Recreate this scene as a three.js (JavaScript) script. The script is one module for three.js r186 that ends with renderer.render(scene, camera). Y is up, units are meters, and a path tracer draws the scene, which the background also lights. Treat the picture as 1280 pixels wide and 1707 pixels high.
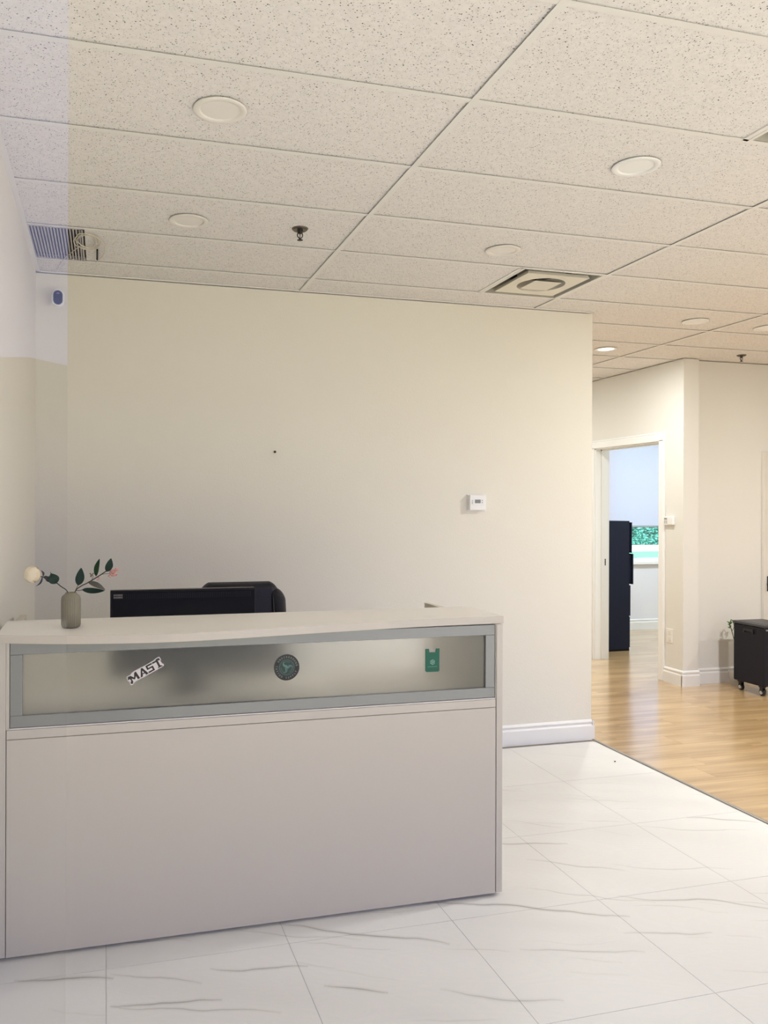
import * as THREE from 'three';
import { RoundedBoxGeometry } from 'three/addons/geometries/RoundedBoxGeometry.js';
import { mergeGeometries } from 'three/addons/utils/BufferGeometryUtils.js';
import { RectAreaLightUniformsLib } from 'three/addons/lights/RectAreaLightUniformsLib.js';

RectAreaLightUniformsLib.init();
const scene = new THREE.Scene();
const EYE = 1.4817, H = 2.7334;                       // eye height, ceiling height

// ---- camera: stands just outside the open shop door, level, lens shifted
const FOCAL = 1333.4;
const camera = new THREE.PerspectiveCamera(2 * Math.atan(853.5 / FOCAL) * 180 / Math.PI, 1280 / 1707, 0.05, 200);
camera.position.set(0, EYE, 0);
camera.rotation.set(0, -0.2611, 0.0031, 'YXZ');
camera.setViewOffset(1280, 1707, 108.6, 7.5, 1280, 1707);

const renderer = new THREE.WebGLRenderer({ antialias: true });
renderer.toneMapping = THREE.LinearToneMapping;
renderer.toneMappingExposure = 1.01;
renderer.shadowMap.enabled = true;

// ---- sky: clear blue, paler towards the horizon
{
  const w = 64, h = 64, d = new Float32Array(w * h * 4);
  for (let j = 0; j < h; j++) {
    const el = Math.max(0, Math.sin(((j + 0.5) / h - 0.5) * Math.PI)), k = el;
    for (let i = 0; i < w; i++) {
      const o = (j * w + i) * 4;
      d[o] = 1.0 - 0.8 * k; d[o + 1] = 1.08 - 0.73 * k; d[o + 2] = 2.05 - 1.15 * k; d[o + 3] = 1;
    }
  }
  const t = new THREE.DataTexture(d, w, h, THREE.RGBAFormat, THREE.FloatType);
  t.mapping = THREE.EquirectangularReflectionMapping; t.colorSpace = THREE.LinearSRGBColorSpace;
  t.magFilter = THREE.LinearFilter; t.minFilter = THREE.LinearFilter; t.needsUpdate = true;
  scene.background = t; scene.backgroundIntensity = 1;
}
// sun: high behind the street, kept off the shop front by an unseen overhang added for that
const sun = new THREE.DirectionalLight(new THREE.Color().setRGB(1, 0.98, 0.89), 21.5);
sun.position.set(6, 34, 18); sun.target.position.set(6, 0, 0); sun.castShadow = true;
Object.assign(sun.shadow.camera, { left: -45, right: 45, top: 45, bottom: -45, near: 1, far: 120 }); sun.shadow.mapSize.set(2048, 2048);
scene.add(sun, sun.target);
const LAMP_COLOR = new THREE.Color().setRGB(0.975, 0.985, 0.955), OFFICE_COLOR = new THREE.Color().setRGB(0.80, 0.92, 1.0);
const POWER = { near: 1750, far: 850, front: 240, inner: 700, hall: 560, office: 1600 };   // radiance of the lit downlights; front, inner and office are added fill

// =====================================================================  helpers
function rng(seed) { let a = seed >>> 0; return () => { a = (a + 0x6D2B79F5) | 0; let t = Math.imul(a ^ (a >>> 15), 1 | a); t = (t + Math.imul(t ^ (t >>> 7), 61 | t)) ^ t; return ((t ^ (t >>> 14)) >>> 0) / 4294967296; }; }
const used = {};
const numbered = (n) => { const k = used[n] = (used[n] ?? -1) + 1; return k ? `${n}_${String(k).padStart(3, '0')}` : n; };
const M = (r, g, b, rough = 0.6, extra = {}) => new THREE.MeshPhysicalMaterial({ color: new THREE.Color().setRGB(r, g, b), roughness: rough, ...extra });
function tag(o, label, category, group) { o.userData.label = label; o.userData.category = category; if (group) o.userData.group = group; return o; }
function thing(name, label, category, pos = [0, 0, 0], group) {
  const g = new THREE.Group(); g.name = numbered(name); g.position.set(...pos); scene.add(g);
  return tag(g, label, category, group);
}
function struct(name, pos = [0, 0, 0]) { const g = new THREE.Group(); g.name = name; g.position.set(...pos); g.userData.kind = 'structure'; scene.add(g); return g; }
const origin = (o) => { const v = new THREE.Vector3(); for (; o && o !== scene; o = o.parent) v.add(o.position); return v; };
// a mesh whose geometry is given in world coordinates, hung under parent
function part(name, geo, mat, parent = scene) {
  if (Array.isArray(geo)) geo = mergeGeometries(geo.map((g) => g.index ? g.toNonIndexed() : g));
  const o = origin(parent); if (o.lengthSq()) geo.translate(-o.x, -o.y, -o.z);
  const m = new THREE.Mesh(geo, mat); m.name = parent === scene ? numbered(name) : name;
  m.castShadow = m.receiveShadow = true; parent.add(m); return m;
}
function structMesh(name, geo, mat) { const m = part(name, geo, mat); m.userData.kind = 'structure'; return m; }
// plain box with uv in metres
function bx(x0, x1, y0, y1, z0, z1, du = 0, dv = 0) {
  const [a, b] = [Math.min(x0, x1), Math.max(x0, x1)], [c, d] = [Math.min(y0, y1), Math.max(y0, y1)], [e, f] = [Math.min(z0, z1), Math.max(z0, z1)];
  const g = new THREE.BoxGeometry(b - a, d - c, f - e); g.translate((a + b) / 2, (c + d) / 2, (e + f) / 2);
  const p = g.attributes.position, n = g.attributes.normal, uv = g.attributes.uv;
  for (let i = 0; i < p.count; i++) {
    const X = p.getX(i), Y = p.getY(i), Z = p.getZ(i);
    if (Math.abs(n.getY(i)) > 0.5) uv.setXY(i, X + du, -Z + dv); else if (Math.abs(n.getX(i)) > 0.5) uv.setXY(i, Z + du, Y + dv); else uv.setXY(i, X + du, Y + dv);
  }
  return g;
}
function rb(x0, x1, y0, y1, z0, z1, r = 0.003, s = 2) {
  const w = Math.abs(x1 - x0), h = Math.abs(y1 - y0), d = Math.abs(z1 - z0);
  const g = new RoundedBoxGeometry(w, h, d, s, Math.min(r, w / 2.01, h / 2.01, d / 2.01)); g.translate((x0 + x1) / 2, (y0 + y1) / 2, (z0 + z1) / 2); return g;
}
function tube(points, r, seg = 24, rad = 8, closed = false) {
  const c = new THREE.CatmullRomCurve3(points.map((p) => new THREE.Vector3(...p)), closed);
  return new THREE.TubeGeometry(c, seg, r, rad, closed);
}
function rod(a, b, r0, r1 = r0, seg = 12) {
  const A = new THREE.Vector3(...a), B = new THREE.Vector3(...b), d = B.clone().sub(A);
  const g = new THREE.CylinderGeometry(r1, r0, d.length(), seg); g.translate(0, d.length() / 2, 0);
  g.applyQuaternion(new THREE.Quaternion().setFromUnitVectors(new THREE.Vector3(0, 1, 0), d.normalize())); g.translate(A.x, A.y, A.z); return g;
}
function lathe(pts, x, y, z, seg = 40) { const g = new THREE.LatheGeometry(pts.map((p) => new THREE.Vector2(p[0], p[1])), seg); g.translate(x, y, z); return g; }
// profile (depth, height) swept from p0 to p1 along a wall; depth points along n
function profileRun(profile, p0, p1, n) {
  const s = new THREE.Shape(profile.map((p) => new THREE.Vector2(p[0], p[1])));
  const d = new THREE.Vector3(p1[0] - p0[0], 0, p1[1] - p0[1]), L = d.length(); d.normalize();
  const g = new THREE.ExtrudeGeometry(s, { depth: L, bevelEnabled: false });
  const N = new THREE.Vector3(n[0], 0, n[1]);
  g.applyMatrix4(new THREE.Matrix4().makeBasis(N, new THREE.Vector3(0, 1, 0), d));
  if (new THREE.Vector3().crossVectors(N, new THREE.Vector3(0, 1, 0)).dot(d) < 0) {   // mirrored: flip the faces
    const p = g.attributes.position.array; for (let i = 0; i < p.length; i += 9) for (let k = 0; k < 3; k++) { const t = p[i + 3 + k]; p[i + 3 + k] = p[i + 6 + k]; p[i + 6 + k] = t; }
    g.computeVertexNormals();
  }
  g.translate(p0[0], 0, p0[1]); return g;
}
function canvasTex(w, h, draw, srgb = true) {
  const c = document.createElement('canvas'); c.width = w; c.height = h; draw(c.getContext('2d'), w, h);
  const t = new THREE.CanvasTexture(c); if (srgb) t.colorSpace = THREE.SRGBColorSpace; t.wrapS = t.wrapT = THREE.RepeatWrapping; return t;
}
// tileable value noise
function noise2(seed, n) {
  const r = rng(seed), g = new Float32Array(n * n).map(() => r());
  return (x, y) => { const X = Math.floor(x), Y = Math.floor(y), u = x - X, v = y - Y, s = u * u * (3 - 2 * u), t = v * v * (3 - 2 * v), i = (a, b) => g[(((b % n) + n) % n) * n + (((a % n) + n) % n)];
    return (i(X, Y) * (1 - s) + i(X + 1, Y) * s) * (1 - t) + (i(X, Y + 1) * (1 - s) + i(X + 1, Y + 1) * s) * t; };
}
function dataTex(w, h, f, srgb, repeat) {
  const d = new Uint8Array(w * h * 4);
  for (let j = 0; j < h; j++) for (let i = 0; i < w; i++) { const c = f(i / w, j / h), o = (j * w + i) * 4; for (let k = 0; k < 3; k++) d[o + k] = Math.max(0, Math.min(255, (c.length ? c[k] : c) * 255)); d[o + 3] = 255; }
  const t = new THREE.DataTexture(d, w, h); t.magFilter = THREE.LinearFilter; t.minFilter = THREE.LinearMipmapLinearFilter; t.generateMipmaps = true; t.wrapS = t.wrapT = THREE.RepeatWrapping;
  if (srgb) t.colorSpace = THREE.SRGBColorSpace; if (repeat) t.repeat.set(...repeat); t.needsUpdate = true; return t;
}

// =====================================================================  materials
const nA = noise2(11, 64), nB = noise2(12, 128);
const orangePeel = dataTex(256, 256, (u, v) => 0.5 * nB(u * 128, v * 128) + 0.5 * nA(u * 64, v * 64), false, [2.5, 2.5]);
const wallPaint = M(0.81, 0.779, 0.685, 0.62, { bumpMap: orangePeel, bumpScale: 0.0004 });
const hallPaint = M(0.79, 0.77, 0.715, 0.62, { bumpMap: orangePeel, bumpScale: 0.0004 });
const officePaint = M(0.80, 0.80, 0.84, 0.65);
const white = M(0.86, 0.85, 0.83, 0.35);
const whiteGloss = M(0.9, 0.9, 0.88, 0.25);
const blackPlastic = M(0.007, 0.007, 0.009, 0.5, { specularIntensity: 0.35 });
const darkMetal = M(0.05, 0.045, 0.04, 0.35, { metalness: 0.7 });
const concrete = M(0.35, 0.34, 0.32, 0.9);
const plenum = M(0.12, 0.115, 0.11, 0.9);
const glass = new THREE.MeshPhysicalMaterial({ color: 0xffffff, roughness: 0, transmission: 1, thickness: 0, ior: 1.5 });
const barWhite = M(0.83, 0.815, 0.785, 0.45);

// mineral fibre ceiling board: pits and fissures in an off-white face
const pits = (() => {
  const N = 1024, col = new Float32Array(N * N).fill(1), r = rng(77);
  const blot = (x, y, a, b, ang, deep) => { const c = Math.cos(ang), s = Math.sin(ang), R = Math.ceil(Math.max(a, b)) + 1;
    for (let j = -R; j <= R; j++) for (let i = -R; i <= R; i++) { const u = (i * c + j * s) / a, v = (-i * s + j * c) / b, q = u * u + v * v; if (q > 1.3) continue;
      const k = (((Math.round(y) + j + N) % N) * N) + (Math.round(x) + i + N) % N; col[k] = Math.min(col[k], 1 - deep * Math.min(1, 1.6 * (1.3 - q))); } };
  for (let i = 0; i < 1150; i++) blot(r() * N, r() * N, 1.6 + 2.2 * r() * r(), 1.2 + 1.2 * r(), r() * 6.3, 0.5 + 0.35 * r());
  for (let i = 0; i < 5200; i++) blot(r() * N, r() * N, 0.9 + 1.1 * r(), 0.8 + 0.5 * r(), r() * 6.3, 0.18 + 0.3 * r());
  return col;
})();
const pitAt = (u, v) => pits[Math.min(1023, Math.floor(v * 1024)) * 1024 + Math.min(1023, Math.floor(u * 1024))];
const boardMap = dataTex(1024, 1024, (u, v) => { const p = pitAt(u, v), g = 0.955 + 0.03 * nA(u * 64, v * 64) + 0.02 * nB(u * 128, v * 128); return [g * p, g * (p - 0.006), g * (p * 0.99 - 0.012)]; }, true, [1.3, 1.3]);
const boardBump = dataTex(1024, 1024, (u, v) => pitAt(u, v) * 0.85 + 0.15 * nB(u * 128, v * 128), false, [1.3, 1.3]);
const board = M(0.865, 0.85, 0.862, 0.92, { map: boardMap, bumpMap: boardBump, bumpScale: 0.0012 });

// marble print of the floor tiles, laid out over the tiled floor in metres (x -0.4..3.1, z -4.6..-0.4)
const FX0 = -0.4, FX1 = 3.1, FZ0 = -4.6, FZ1 = -0.4;
const marbleMap = canvasTex(1792, 2048, (c, w, h) => {
  c.fillStyle = 'rgb(229,228,225)'; c.fillRect(0, 0, w, h);
  const P = (x, z) => [(x - FX0) / (FX1 - FX0) * w, (z - FZ0) / (FZ1 - FZ0) * h], r = rng(5);
  for (let i = 0; i < 240; i++) {   // faint clouding of the stone
    const [x, y] = [r() * w, r() * h], R = 40 + 130 * r(); c.save(); c.translate(x, y); c.rotate(0.36); c.scale(2.2, 0.6);
    const g = c.createRadialGradient(0, 0, 0, 0, 0, R), t = r() > 0.5 ? '216,214,211' : '236,235,233'; g.addColorStop(0, `rgba(${t},0.3)`); g.addColorStop(1, `rgba(${t},0)`); c.fillStyle = g; c.fillRect(-R, -R, 2 * R, 2 * R); c.restore();
  }
  const vein = (pts, wd, al) => {   // ragged dark thread with a softer sleeve
    for (const [m, a] of [[5, 0.16], [2.2, 0.3], [1, 0.75]]) { c.lineWidth = wd * m; c.lineCap = 'butt';
      for (let i = 0; i + 1 < pts.length; i++) { const taper = Math.sin(Math.PI * (i + 0.6) / (pts.length + 0.2)); c.strokeStyle = `rgba(132,130,122,${al * a * 0.62 * (0.25 + 0.75 * taper)})`; c.beginPath(); c.moveTo(...P(...pts[i])); c.lineTo(...P(...pts[i + 1])); c.stroke(); } }
  };
  const run = (x, z, L, wd, al, ang = 0.36) => { const n = Math.max(10, Math.round(L / 0.012)), q = []; let a = ang + (r() - 0.5) * 0.2;
    for (let i = 0; i <= n; i++) { q.push([x, z]); a += (r() - 0.5) * 0.34 + (ang - a) * 0.12; x += Math.cos(a) * L / n; z += Math.sin(a) * L / n; } vein(q, wd, al); };
  const long = (x0, z0, x1, z1, wd, al) => run(x0, z0, Math.hypot(x1 - x0, z1 - z0), wd, al, Math.atan2(z1 - z0, x1 - x0));
  // the veins that can be picked out
  long(1.15, -2.80, 1.86, -2.53, 2.6, 1); long(1.9, -2.66, 2.45, -2.45, 2.2, 0.8); long(0.6, -2.78, 1.16, -2.55, 2.6, 0.95);
  long(-0.27, -2.66, 0.02, -2.55, 2.8, 1); long(2.70, -3.25, 3.0, -3.14, 2.2, 0.9); long(1.62, -3.23, 1.98, -3.12, 2.2, 0.85); long(1.72, -3.03, 2.1, -2.92, 2, 0.55);
  long(0.02, -2.45, 0.34, -2.37, 2.2, 0.9); long(0.33, -2.57, 0.63, -2.46, 2.2, 0.8); long(0.66, -2.39, 0.85, -2.33, 2.4, 0.8); long(0.02, -2.62, 0.3, -2.5, 2, 0.5);
  long(1.35, -2.42, 1.75, -2.3, 2.2, 0.5); long(1.75, -2.42, 2.05, -2.32, 2.2, 0.55); long(1.0, -2.28, 1.35, -2.15, 2.6, 0.5);
  for (let i = 0; i < 130; i++) run(FX0 + r() * 3.4, FZ0 + r() * 4.1, 0.08 + 0.24 * r(), 0.9 + 0.8 * r(), 0.14 + 0.36 * r() * r());
  for (let i = 0; i < 14; i++) run(FX0 + r() * 3.2, FZ0 + r() * 4.0, 0.25 + 0.3 * r(), 1.2 + 0.7 * r(), 0.25 + 0.3 * r());
});
marbleMap.wrapS = marbleMap.wrapT = THREE.ClampToEdgeWrapping;
const marble = new THREE.MeshPhysicalMaterial({ map: marbleMap, roughness: 0.42, specularIntensity: 0.6 });
// light oak laminate, grain along u
const oakN = [noise2(21, 32), noise2(22, 64), noise2(23, 16)];
const oakMaps = [0, 1].map((q) => dataTex(512, 512, (u, v) => {
  const a = oakN[0](u * 4 + 7 * q, v * 32), b = oakN[1](u * 8, v * 64 + 9 * q), k = oakN[2](u * 4 + 3 * q, v * 8), f = 0.80 + 0.14 * k + 0.09 * a + 0.07 * b - 0.08 * Math.pow(oakN[0](u * 2 + 11, v * 32 + 5), 4);
  return [0.82 * f, 0.69 * f - 0.02 * (1 - k), 0.505 * f - 0.04 * (1 - k)];
}, true, [0.8, 2.6]));
const oak = [0, 1, 2].map((i) => new THREE.MeshPhysicalMaterial({ map: oakMaps[i % 2], color: new THREE.Color().setScalar([1, 0.95, 0.98][i]), roughness: 0.32, clearcoat: 1, clearcoatRoughness: 0.17 }));
const laminateShaded = M(0.635, 0.585, 0.49, 0.42);  // desk laminate darkened: shade on front and edges put into the colour
const laminateTop = M(0.83, 0.80, 0.75, 0.42);  // the same desk laminate without that shade
const aluminium = M(0.28, 0.285, 0.268, 0.42, { metalness: 0.55 });

// =====================================================================  floor
const XT = 3.02;                                           // where tile meets wood
const floor = struct('floor');
part('screed', bx(-0.5, 8.4, -0.16, -0.012, -8.9, -0.35), concrete, floor);
{
  const fs = 0.6, fx = 1.8076, fz = -2.6502, g = 0.0009;
  for (let i = -4; i < 4; i++) for (let j = -4; j < 5; j++) {
    const x0 = Math.max(-0.36, fx + i * fs), x1 = Math.min(XT, fx + (i + 1) * fs), z1 = Math.min(-0.42, fz - j * fs), z0 = Math.max(-4.53, fz - (j + 1) * fs);
    if (x1 - x0 < 0.02 || z1 - z0 < 0.02) continue;
    const b = bx(x0 + g, x1 - g, -0.011, 0, z0 + g, z1 - g), p = b.attributes.position, uv = b.attributes.uv;
    for (let k = 0; k < p.count; k++) uv.setXY(k, (p.getX(k) - FX0) / (FX1 - FX0), 1 - (p.getZ(k) - FZ0) / (FZ1 - FZ0));
    part('marble_tile', b, marble, floor);
  }
  part('tile_grout', bx(-0.36, XT, -0.012, -0.0015, -4.53, -0.42), M(0.55, 0.54, 0.52, 0.9), floor);
  part('transition_strip', profileRun([[0, 0], [0.022, 0], [0.022, 0.002], [0.016, 0.005], [0.005, 0.005], [0, 0.003]], [XT - 0.004, -4.51], [XT - 0.004, -0.42], [1, 0]), M(0.33, 0.30, 0.27, 0.4, { metalness: 0.3 }), floor);
  const r = rng(31), pw = 0.192; let n = 0;
  const row = (z0, xa, xb) => { let x = xa - 1.3 * r();
    while (x < xb) { const L = 1.38, x0 = Math.max(xa, x), x1 = Math.min(xb, x + L); if (x1 - x0 > 0.03) { part('wood_plank', bx(x0 + 0.0005, x1 - 0.0005, -0.011, 0, z0 + 0.0005, z0 + pw - 0.0005, r() * 3, r() * 3), oak[(n += 1 + Math.floor(r() * 2)) % 3], floor); } x += L; } };
  for (let z = -8.88; z < -0.44; z += pw) z < -4.53 ? row(z, 2.2, 7.9) : row(z, XT + 0.012, 7.9);
}

// =====================================================================  ceiling: 20 x 60 inch boards in a T-bar grid
const ceiling = struct('ceiling', [0, H, 0]);
const CX = [-0.36, 1.093, 2.606, 4.119, 5.632, 7.145, 8.3], CZ = (k) => -(2.257 + k * 0.4994);
part('roof_deck', bx(-0.9, 8.9, H + 0.32, H + 0.47, -9.4, -0.3), plenum, ceiling);
part('plenum_lining', [[-0.104, 2.094, -8.9, -0.4], [2.606, 8.4, -8.9, -0.4], [-0.5, -0.104, -8.9, -4.26], [-0.5, -0.104, -3.75, -0.4], [2.094, 2.606, -8.9, -4.27], [2.094, 2.606, -3.75, -2.27], [2.094, 2.606, -1.75, -0.4]].map(([a, b, c, d]) => bx(a, b, H + 0.026, H + 0.03, c, d)), plenum, ceiling);
{
  const r = rng(9), put = (x0, x1, z0, z1) => part('ceiling_tile', bx(x0 + 0.003, x1 - 0.003, H + 0.0055, H + 0.022, z0 + 0.003, z1 - 0.003, r() * 4, r() * 4), board, ceiling);
  const cross = (x0, x1, z) => part('cross_bar', [bx(x0, x1, H + 0.0004, H + 0.0014, z - 0.011, z + 0.011), bx(x0, x1, H + 0.001, H + 0.024, z - 0.002, z + 0.002)], barWhite, ceiling);
  for (let k = -4; k < 14; k++) {
    const z1 = Math.min(-0.5, CZ(k)), z0 = Math.max(-8.8, CZ(k + 1)); if (z1 - z0 < 0.03) continue;
    for (let c = 0; c < 6; c++) {
      let x0 = CX[c], x1 = CX[c + 1];
      if (k > 4 && x1 < 2.3) continue;
      if (c === 0 && k === 3) x0 = -0.098;                                       // return grille
      if (c === 1 && (k === 3 || k === -1)) { x1 = 2.098; part('cross_bar', bx(2.087, 2.109, H + 0.0004, H + 0.02, z0, z1), barWhite, ceiling); }   // air diffusers
      put(x0, x1, z0, z1); cross(CX[c] + 0.012, CX[c + 1] - 0.012, z0);
    }
  }
  for (const x of CX.slice(1, -1)) part('main_bar', [bx(x - 0.012, x + 0.012, H - 0.0006, H + 0.0008, -8.8, -0.45), bx(x - 0.002, x + 0.002, H, H + 0.025, -8.8, -0.45)], barWhite, ceiling);
  for (const [a, b, c, d] of [[-0.36, -0.338, -4.51, -0.45], [-0.36, 3.02, -4.51, -4.492]]) part('wall_angle', bx(a, b, H - 0.001, H + 0.004, c, d), barWhite, ceiling);
}

// =====================================================================  walls
const TOP = H + 0.3;
structMesh('wall_left', bx(-0.5, -0.36, -0.1, TOP, -4.66, -0.35), wallPaint);
structMesh('wall_back', bx(-0.36, 3.02, -0.012, H - 0.004, -4.65, -4.511), wallPaint);
const XH = 4.65, ZC = -5.65, ZR = -5.71, XO = 4.80;         // hall wall face, its front end, right wall face, office side
const DZ0 = -6.90, DZ1 = -5.935, DH = 2.075;                // door opening
{
  const g = struct('wall_hall');
  part('wall_panel', [bx(XH, XO, -0.012, H - 0.001, DZ1, ZC), bx(XH, XO, DH, H - 0.001, DZ0, DZ1), bx(XH, XO, -0.012, H - 0.001, -8.88, DZ0)], hallPaint, g);
}
structMesh('wall_right', bx(XO, 8.3, -0.012, H - 0.001, -5.85, ZR), hallPaint);
structMesh('wall_side', bx(8.2, 8.34, -0.1, TOP, -8.9, -0.35), hallPaint);
structMesh('wall_corridor', [bx(2.2, XH, -0.012, H - 0.001, -8.9, -8.8), bx(2.1, 2.2, -0.012, H - 0.001, -8.9, -4.65)], hallPaint);
// office window wall with its opening
const WX0 = 5.89, WX1 = 7.55, WY0 = 0.83, WY1 = 2.45, ZW = -8.45;
structMesh('wall_window', [bx(XO, WX0, -0.012, H - 0.001, -8.62, ZW), bx(WX1, 8.2, -0.012, H - 0.001, -8.62, ZW), bx(WX0, WX1, -0.012, WY0, -8.62, ZW), bx(WX0, WX1, WY1, H - 0.001, -8.62, ZW)], officePaint);
const BASE = [[0, 0], [0.016, 0], [0.016, 0.088], [0.013, 0.094], [0.009, 0.098], [0.009, 0.106], [0.013, 0.112], [0.013, 0.118], [0.008, 0.126], [0, 0.13]];
structMesh('baseboard_back', [profileRun(BASE, [1.5, -4.511], [3.02, -4.511], [0, 1]), profileRun(BASE, [3.02, -4.65], [3.02, -4.495], [1, 0]), profileRun(BASE, [-0.36, -4.511], [1.5, -4.511], [0, 1])], white);
structMesh('baseboard_left', profileRun(BASE, [-0.36, -4.5], [-0.36, -0.5], [1, 0]), white);
structMesh('baseboard_hall', [profileRun(BASE, [XH, DZ1 + 0.062], [XH, ZC + 0.008], [-1, 0]), profileRun(BASE, [XH - 0.016, ZC], [XO + 0.005, ZC], [0, 1])], white);
structMesh('baseboard_right', [profileRun(BASE, [XO, ZR], [5.49, ZR], [0, 1]), profileRun(BASE, [6.5, ZR], [8.2, ZR], [0, 1])], white);
structMesh('baseboard_office', profileRun(BASE, [XO, ZW], [8.2, ZW], [0, 1]), white);
{ // casing and jamb lining of the office doorway
  const g = struct('trim_1'), c = 0.016;
  part('jamb', [bx(XH - 0.002, XO + 0.002, 0, DH, DZ0, DZ0 + 0.018), bx(XH - 0.002, XO + 0.002, 0, DH, DZ1 - 0.018, DZ1), bx(XH - 0.002, XO + 0.002, DH - 0.018, DH, DZ0, DZ1)], whiteGloss, g);
  part('door_stop', [bx(XH + 0.06, XH + 0.095, 0.002, DH - 0.018, DZ0 + 0.018, DZ0 + 0.03), bx(XH + 0.06, XH + 0.095, DH - 0.03, DH - 0.018, DZ0 + 0.018, DZ1 - 0.018)], whiteGloss, g);
  const cas = [[0, 0], [c, 0], [c, 0.05], [c * 0.7, 0.058], [c * 0.9, 0.066], [c * 0.4, 0.078], [0, 0.078]];
  const head = profileRun(cas, [XH, DZ0 - 0.06], [XH, DZ1 + 0.06], [-1, 0]); head.translate(0, DH - 0.008, 0);
  part('head_casing', head, whiteGloss, g);
  part('side_casing', [rb(XH - c, XH, 0, DH, DZ1 - 0.006, DZ1 + 0.05, 0.003), rb(XH - c * 0.8, XH, 0, DH, DZ1 + 0.044, DZ1 + 0.062, 0.003)], whiteGloss, g);
  part('side_casing', rb(XH - c, XH, 0, DH, DZ0 - 0.062, DZ0 + 0.006, 0.003), whiteGloss, g);
}
{ // storefront behind the picture plane: sidelight, open doorway, fixed panes added for daylight fill
  const f = M(0.25, 0.25, 0.26, 0.4, { metalness: 0.5 });
  structMesh('wall_front', bx(-0.5, 8.34, 2.5, TOP, -0.5, -0.35), wallPaint);
  const w1 = struct('window_1'); const pg = bx(-0.358, -0.0195, 0.0, 2.5, -0.455, -0.445), pp = pg.attributes.position;   // edge sheared along the camera ray, shaped so its glint vanishes
  for (let i = 0; i < pp.count; i++) if (pp.getX(i) > -0.1 && pp.getZ(i) < -0.45) pp.setX(i, -0.01994);
  part('pane', pg, glass, w1);
  structMesh('wall_street', bx(5.8, 8.34, -0.1, 2.5, -0.5, -0.35), wallPaint);
  for (const [n, a, b] of [['added_window_2', 1.15, 2.7], ['added_window_3', 2.7, 4.25], ['added_window_4', 4.25, 5.8]]) {  // unseen panes, added to let more fill daylight in
    const w = struct(n); part('pane', bx(a + 0.025, b - 0.025, 0.08, 2.45, -0.455, -0.445), glass, w);
    part('frame', [bx(a - 0.025, a + 0.025, 0, 2.5, -0.49, -0.41), bx(a, b, 0, 0.08, -0.49, -0.41), bx(a, b, 2.45, 2.5, -0.49, -0.41)], f, w);
  }
  structMesh('added_canopy', bx(-3, 9, 2.95, 3.1, -0.35, 1.3), M(0.45, 0.43, 0.4, 0.8));  // unseen overhang, added to keep sky and sun out of the room
}
// ---- street side, mirrored in the sidelight
{
  structMesh('ground', [bx(-30, 60, -0.3, -0.17, -60, 40)], M(0.10, 0.10, 0.09, 0.95));
  structMesh('pavement', bx(0.12, 20, -0.17, -0.012, -0.35, 9), M(0.47, 0.447, 0.38, 0.9));
  structMesh('added_dark_bed', bx(-8, 0.12, -0.17, -0.03, -0.35, 9), M(0.03, 0.027, 0.022, 0.95));  // unseen dark ground, added to keep the sidelight reflection dark
  const b = thing('low_building', 'low beige building with a shallow roof across the street', 'building', [-4, -0.17, 14]);
  part('wall', bx(-14, 6, -0.17, 3.5, 13.8, 20), M(0.30, 0.26, 0.21, 0.9), b);
  const s = new THREE.Shape([[-14.4, 3.4], [-1.25, 4.02], [0.9, 3.62], [6.4, 3.4], [6.4, 3.3], [-14.4, 3.3]].map((p) => new THREE.Vector2(...p)));
  const rg = new THREE.ExtrudeGeometry(s, { depth: 7, bevelEnabled: false }); rg.translate(0, 0, 13.5); part('roof', rg, M(0.2, 0.17, 0.15, 0.9), b);
}

// =====================================================================  ceiling fittings
function downlight(x, z, label, lit, bright, color = LAMP_COLOR) {
  const t = thing('ceiling_downlight', label, 'ceiling light', [x, H, z]);
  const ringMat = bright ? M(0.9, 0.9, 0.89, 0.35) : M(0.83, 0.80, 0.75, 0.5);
  part('trim_ring', lathe([[0.062, 0.006], [0.062, 0.001], [0.066, -0.0045], [0.078, -0.0045], [0.084, -0.002], [0.0855, 0.0008], [0.079, 0.0012], [0.072, 0.0012], [0.072, 0.006]].reverse(), x, H, z, 56), ringMat, t);
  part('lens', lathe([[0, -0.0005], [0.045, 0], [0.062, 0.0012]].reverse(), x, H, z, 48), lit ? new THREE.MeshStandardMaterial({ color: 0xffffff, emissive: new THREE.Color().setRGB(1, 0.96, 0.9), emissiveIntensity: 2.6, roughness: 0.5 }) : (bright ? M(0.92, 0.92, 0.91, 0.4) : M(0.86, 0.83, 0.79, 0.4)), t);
  part('seam', lathe([[0.0612, 0.0025], [0.0628, 0.0025], [0.0628, 0.0018], [0.0612, 0.0018], [0.0612, 0.0025]], x, H, z, 48), M(0.35, 0.33, 0.31, 0.6), t);
  if (lit) { const l = new THREE.RectAreaLight(color, lit, 0.11, 0.11); l.position.set(0, -0.008, 0); l.rotation.x = -Math.PI / 2; t.add(l); }
  return t;
}
downlight(0.347, -2.519, 'unlit round downlight in the ceiling nearest above the desk, large in the upper left');
downlight(0.35, -3.53, 'unlit round downlight in the ceiling between the sprinkler and the coiled cable');
downlight(1.865, -3.529, 'unlit round downlight in the ceiling just before the square air diffuser near the wall');
downlight(1.875, -2.532, 'bright white round downlight in the ceiling, the whitest and clearest one', false, true);
downlight(3.81, -4.52, 'unlit round downlight in the ceiling over the wood floor before the hallway', false, true);
downlight(3.80, -5.494, 'glowing lit downlight in the hallway ceiling at the corner of the beige wall', POWER.hall, true);
downlight(4.422, -4.551, 'round downlight in the ceiling cut by the right edge of the picture', 0, true);
downlight(4.4, -3.05, 'lit round downlight outside the picture on the right, nearer the beige wall', POWER.near, true);
downlight(6.6, -3.03, 'lit round downlight outside the picture, farther to the right', POWER.far, true);
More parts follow.
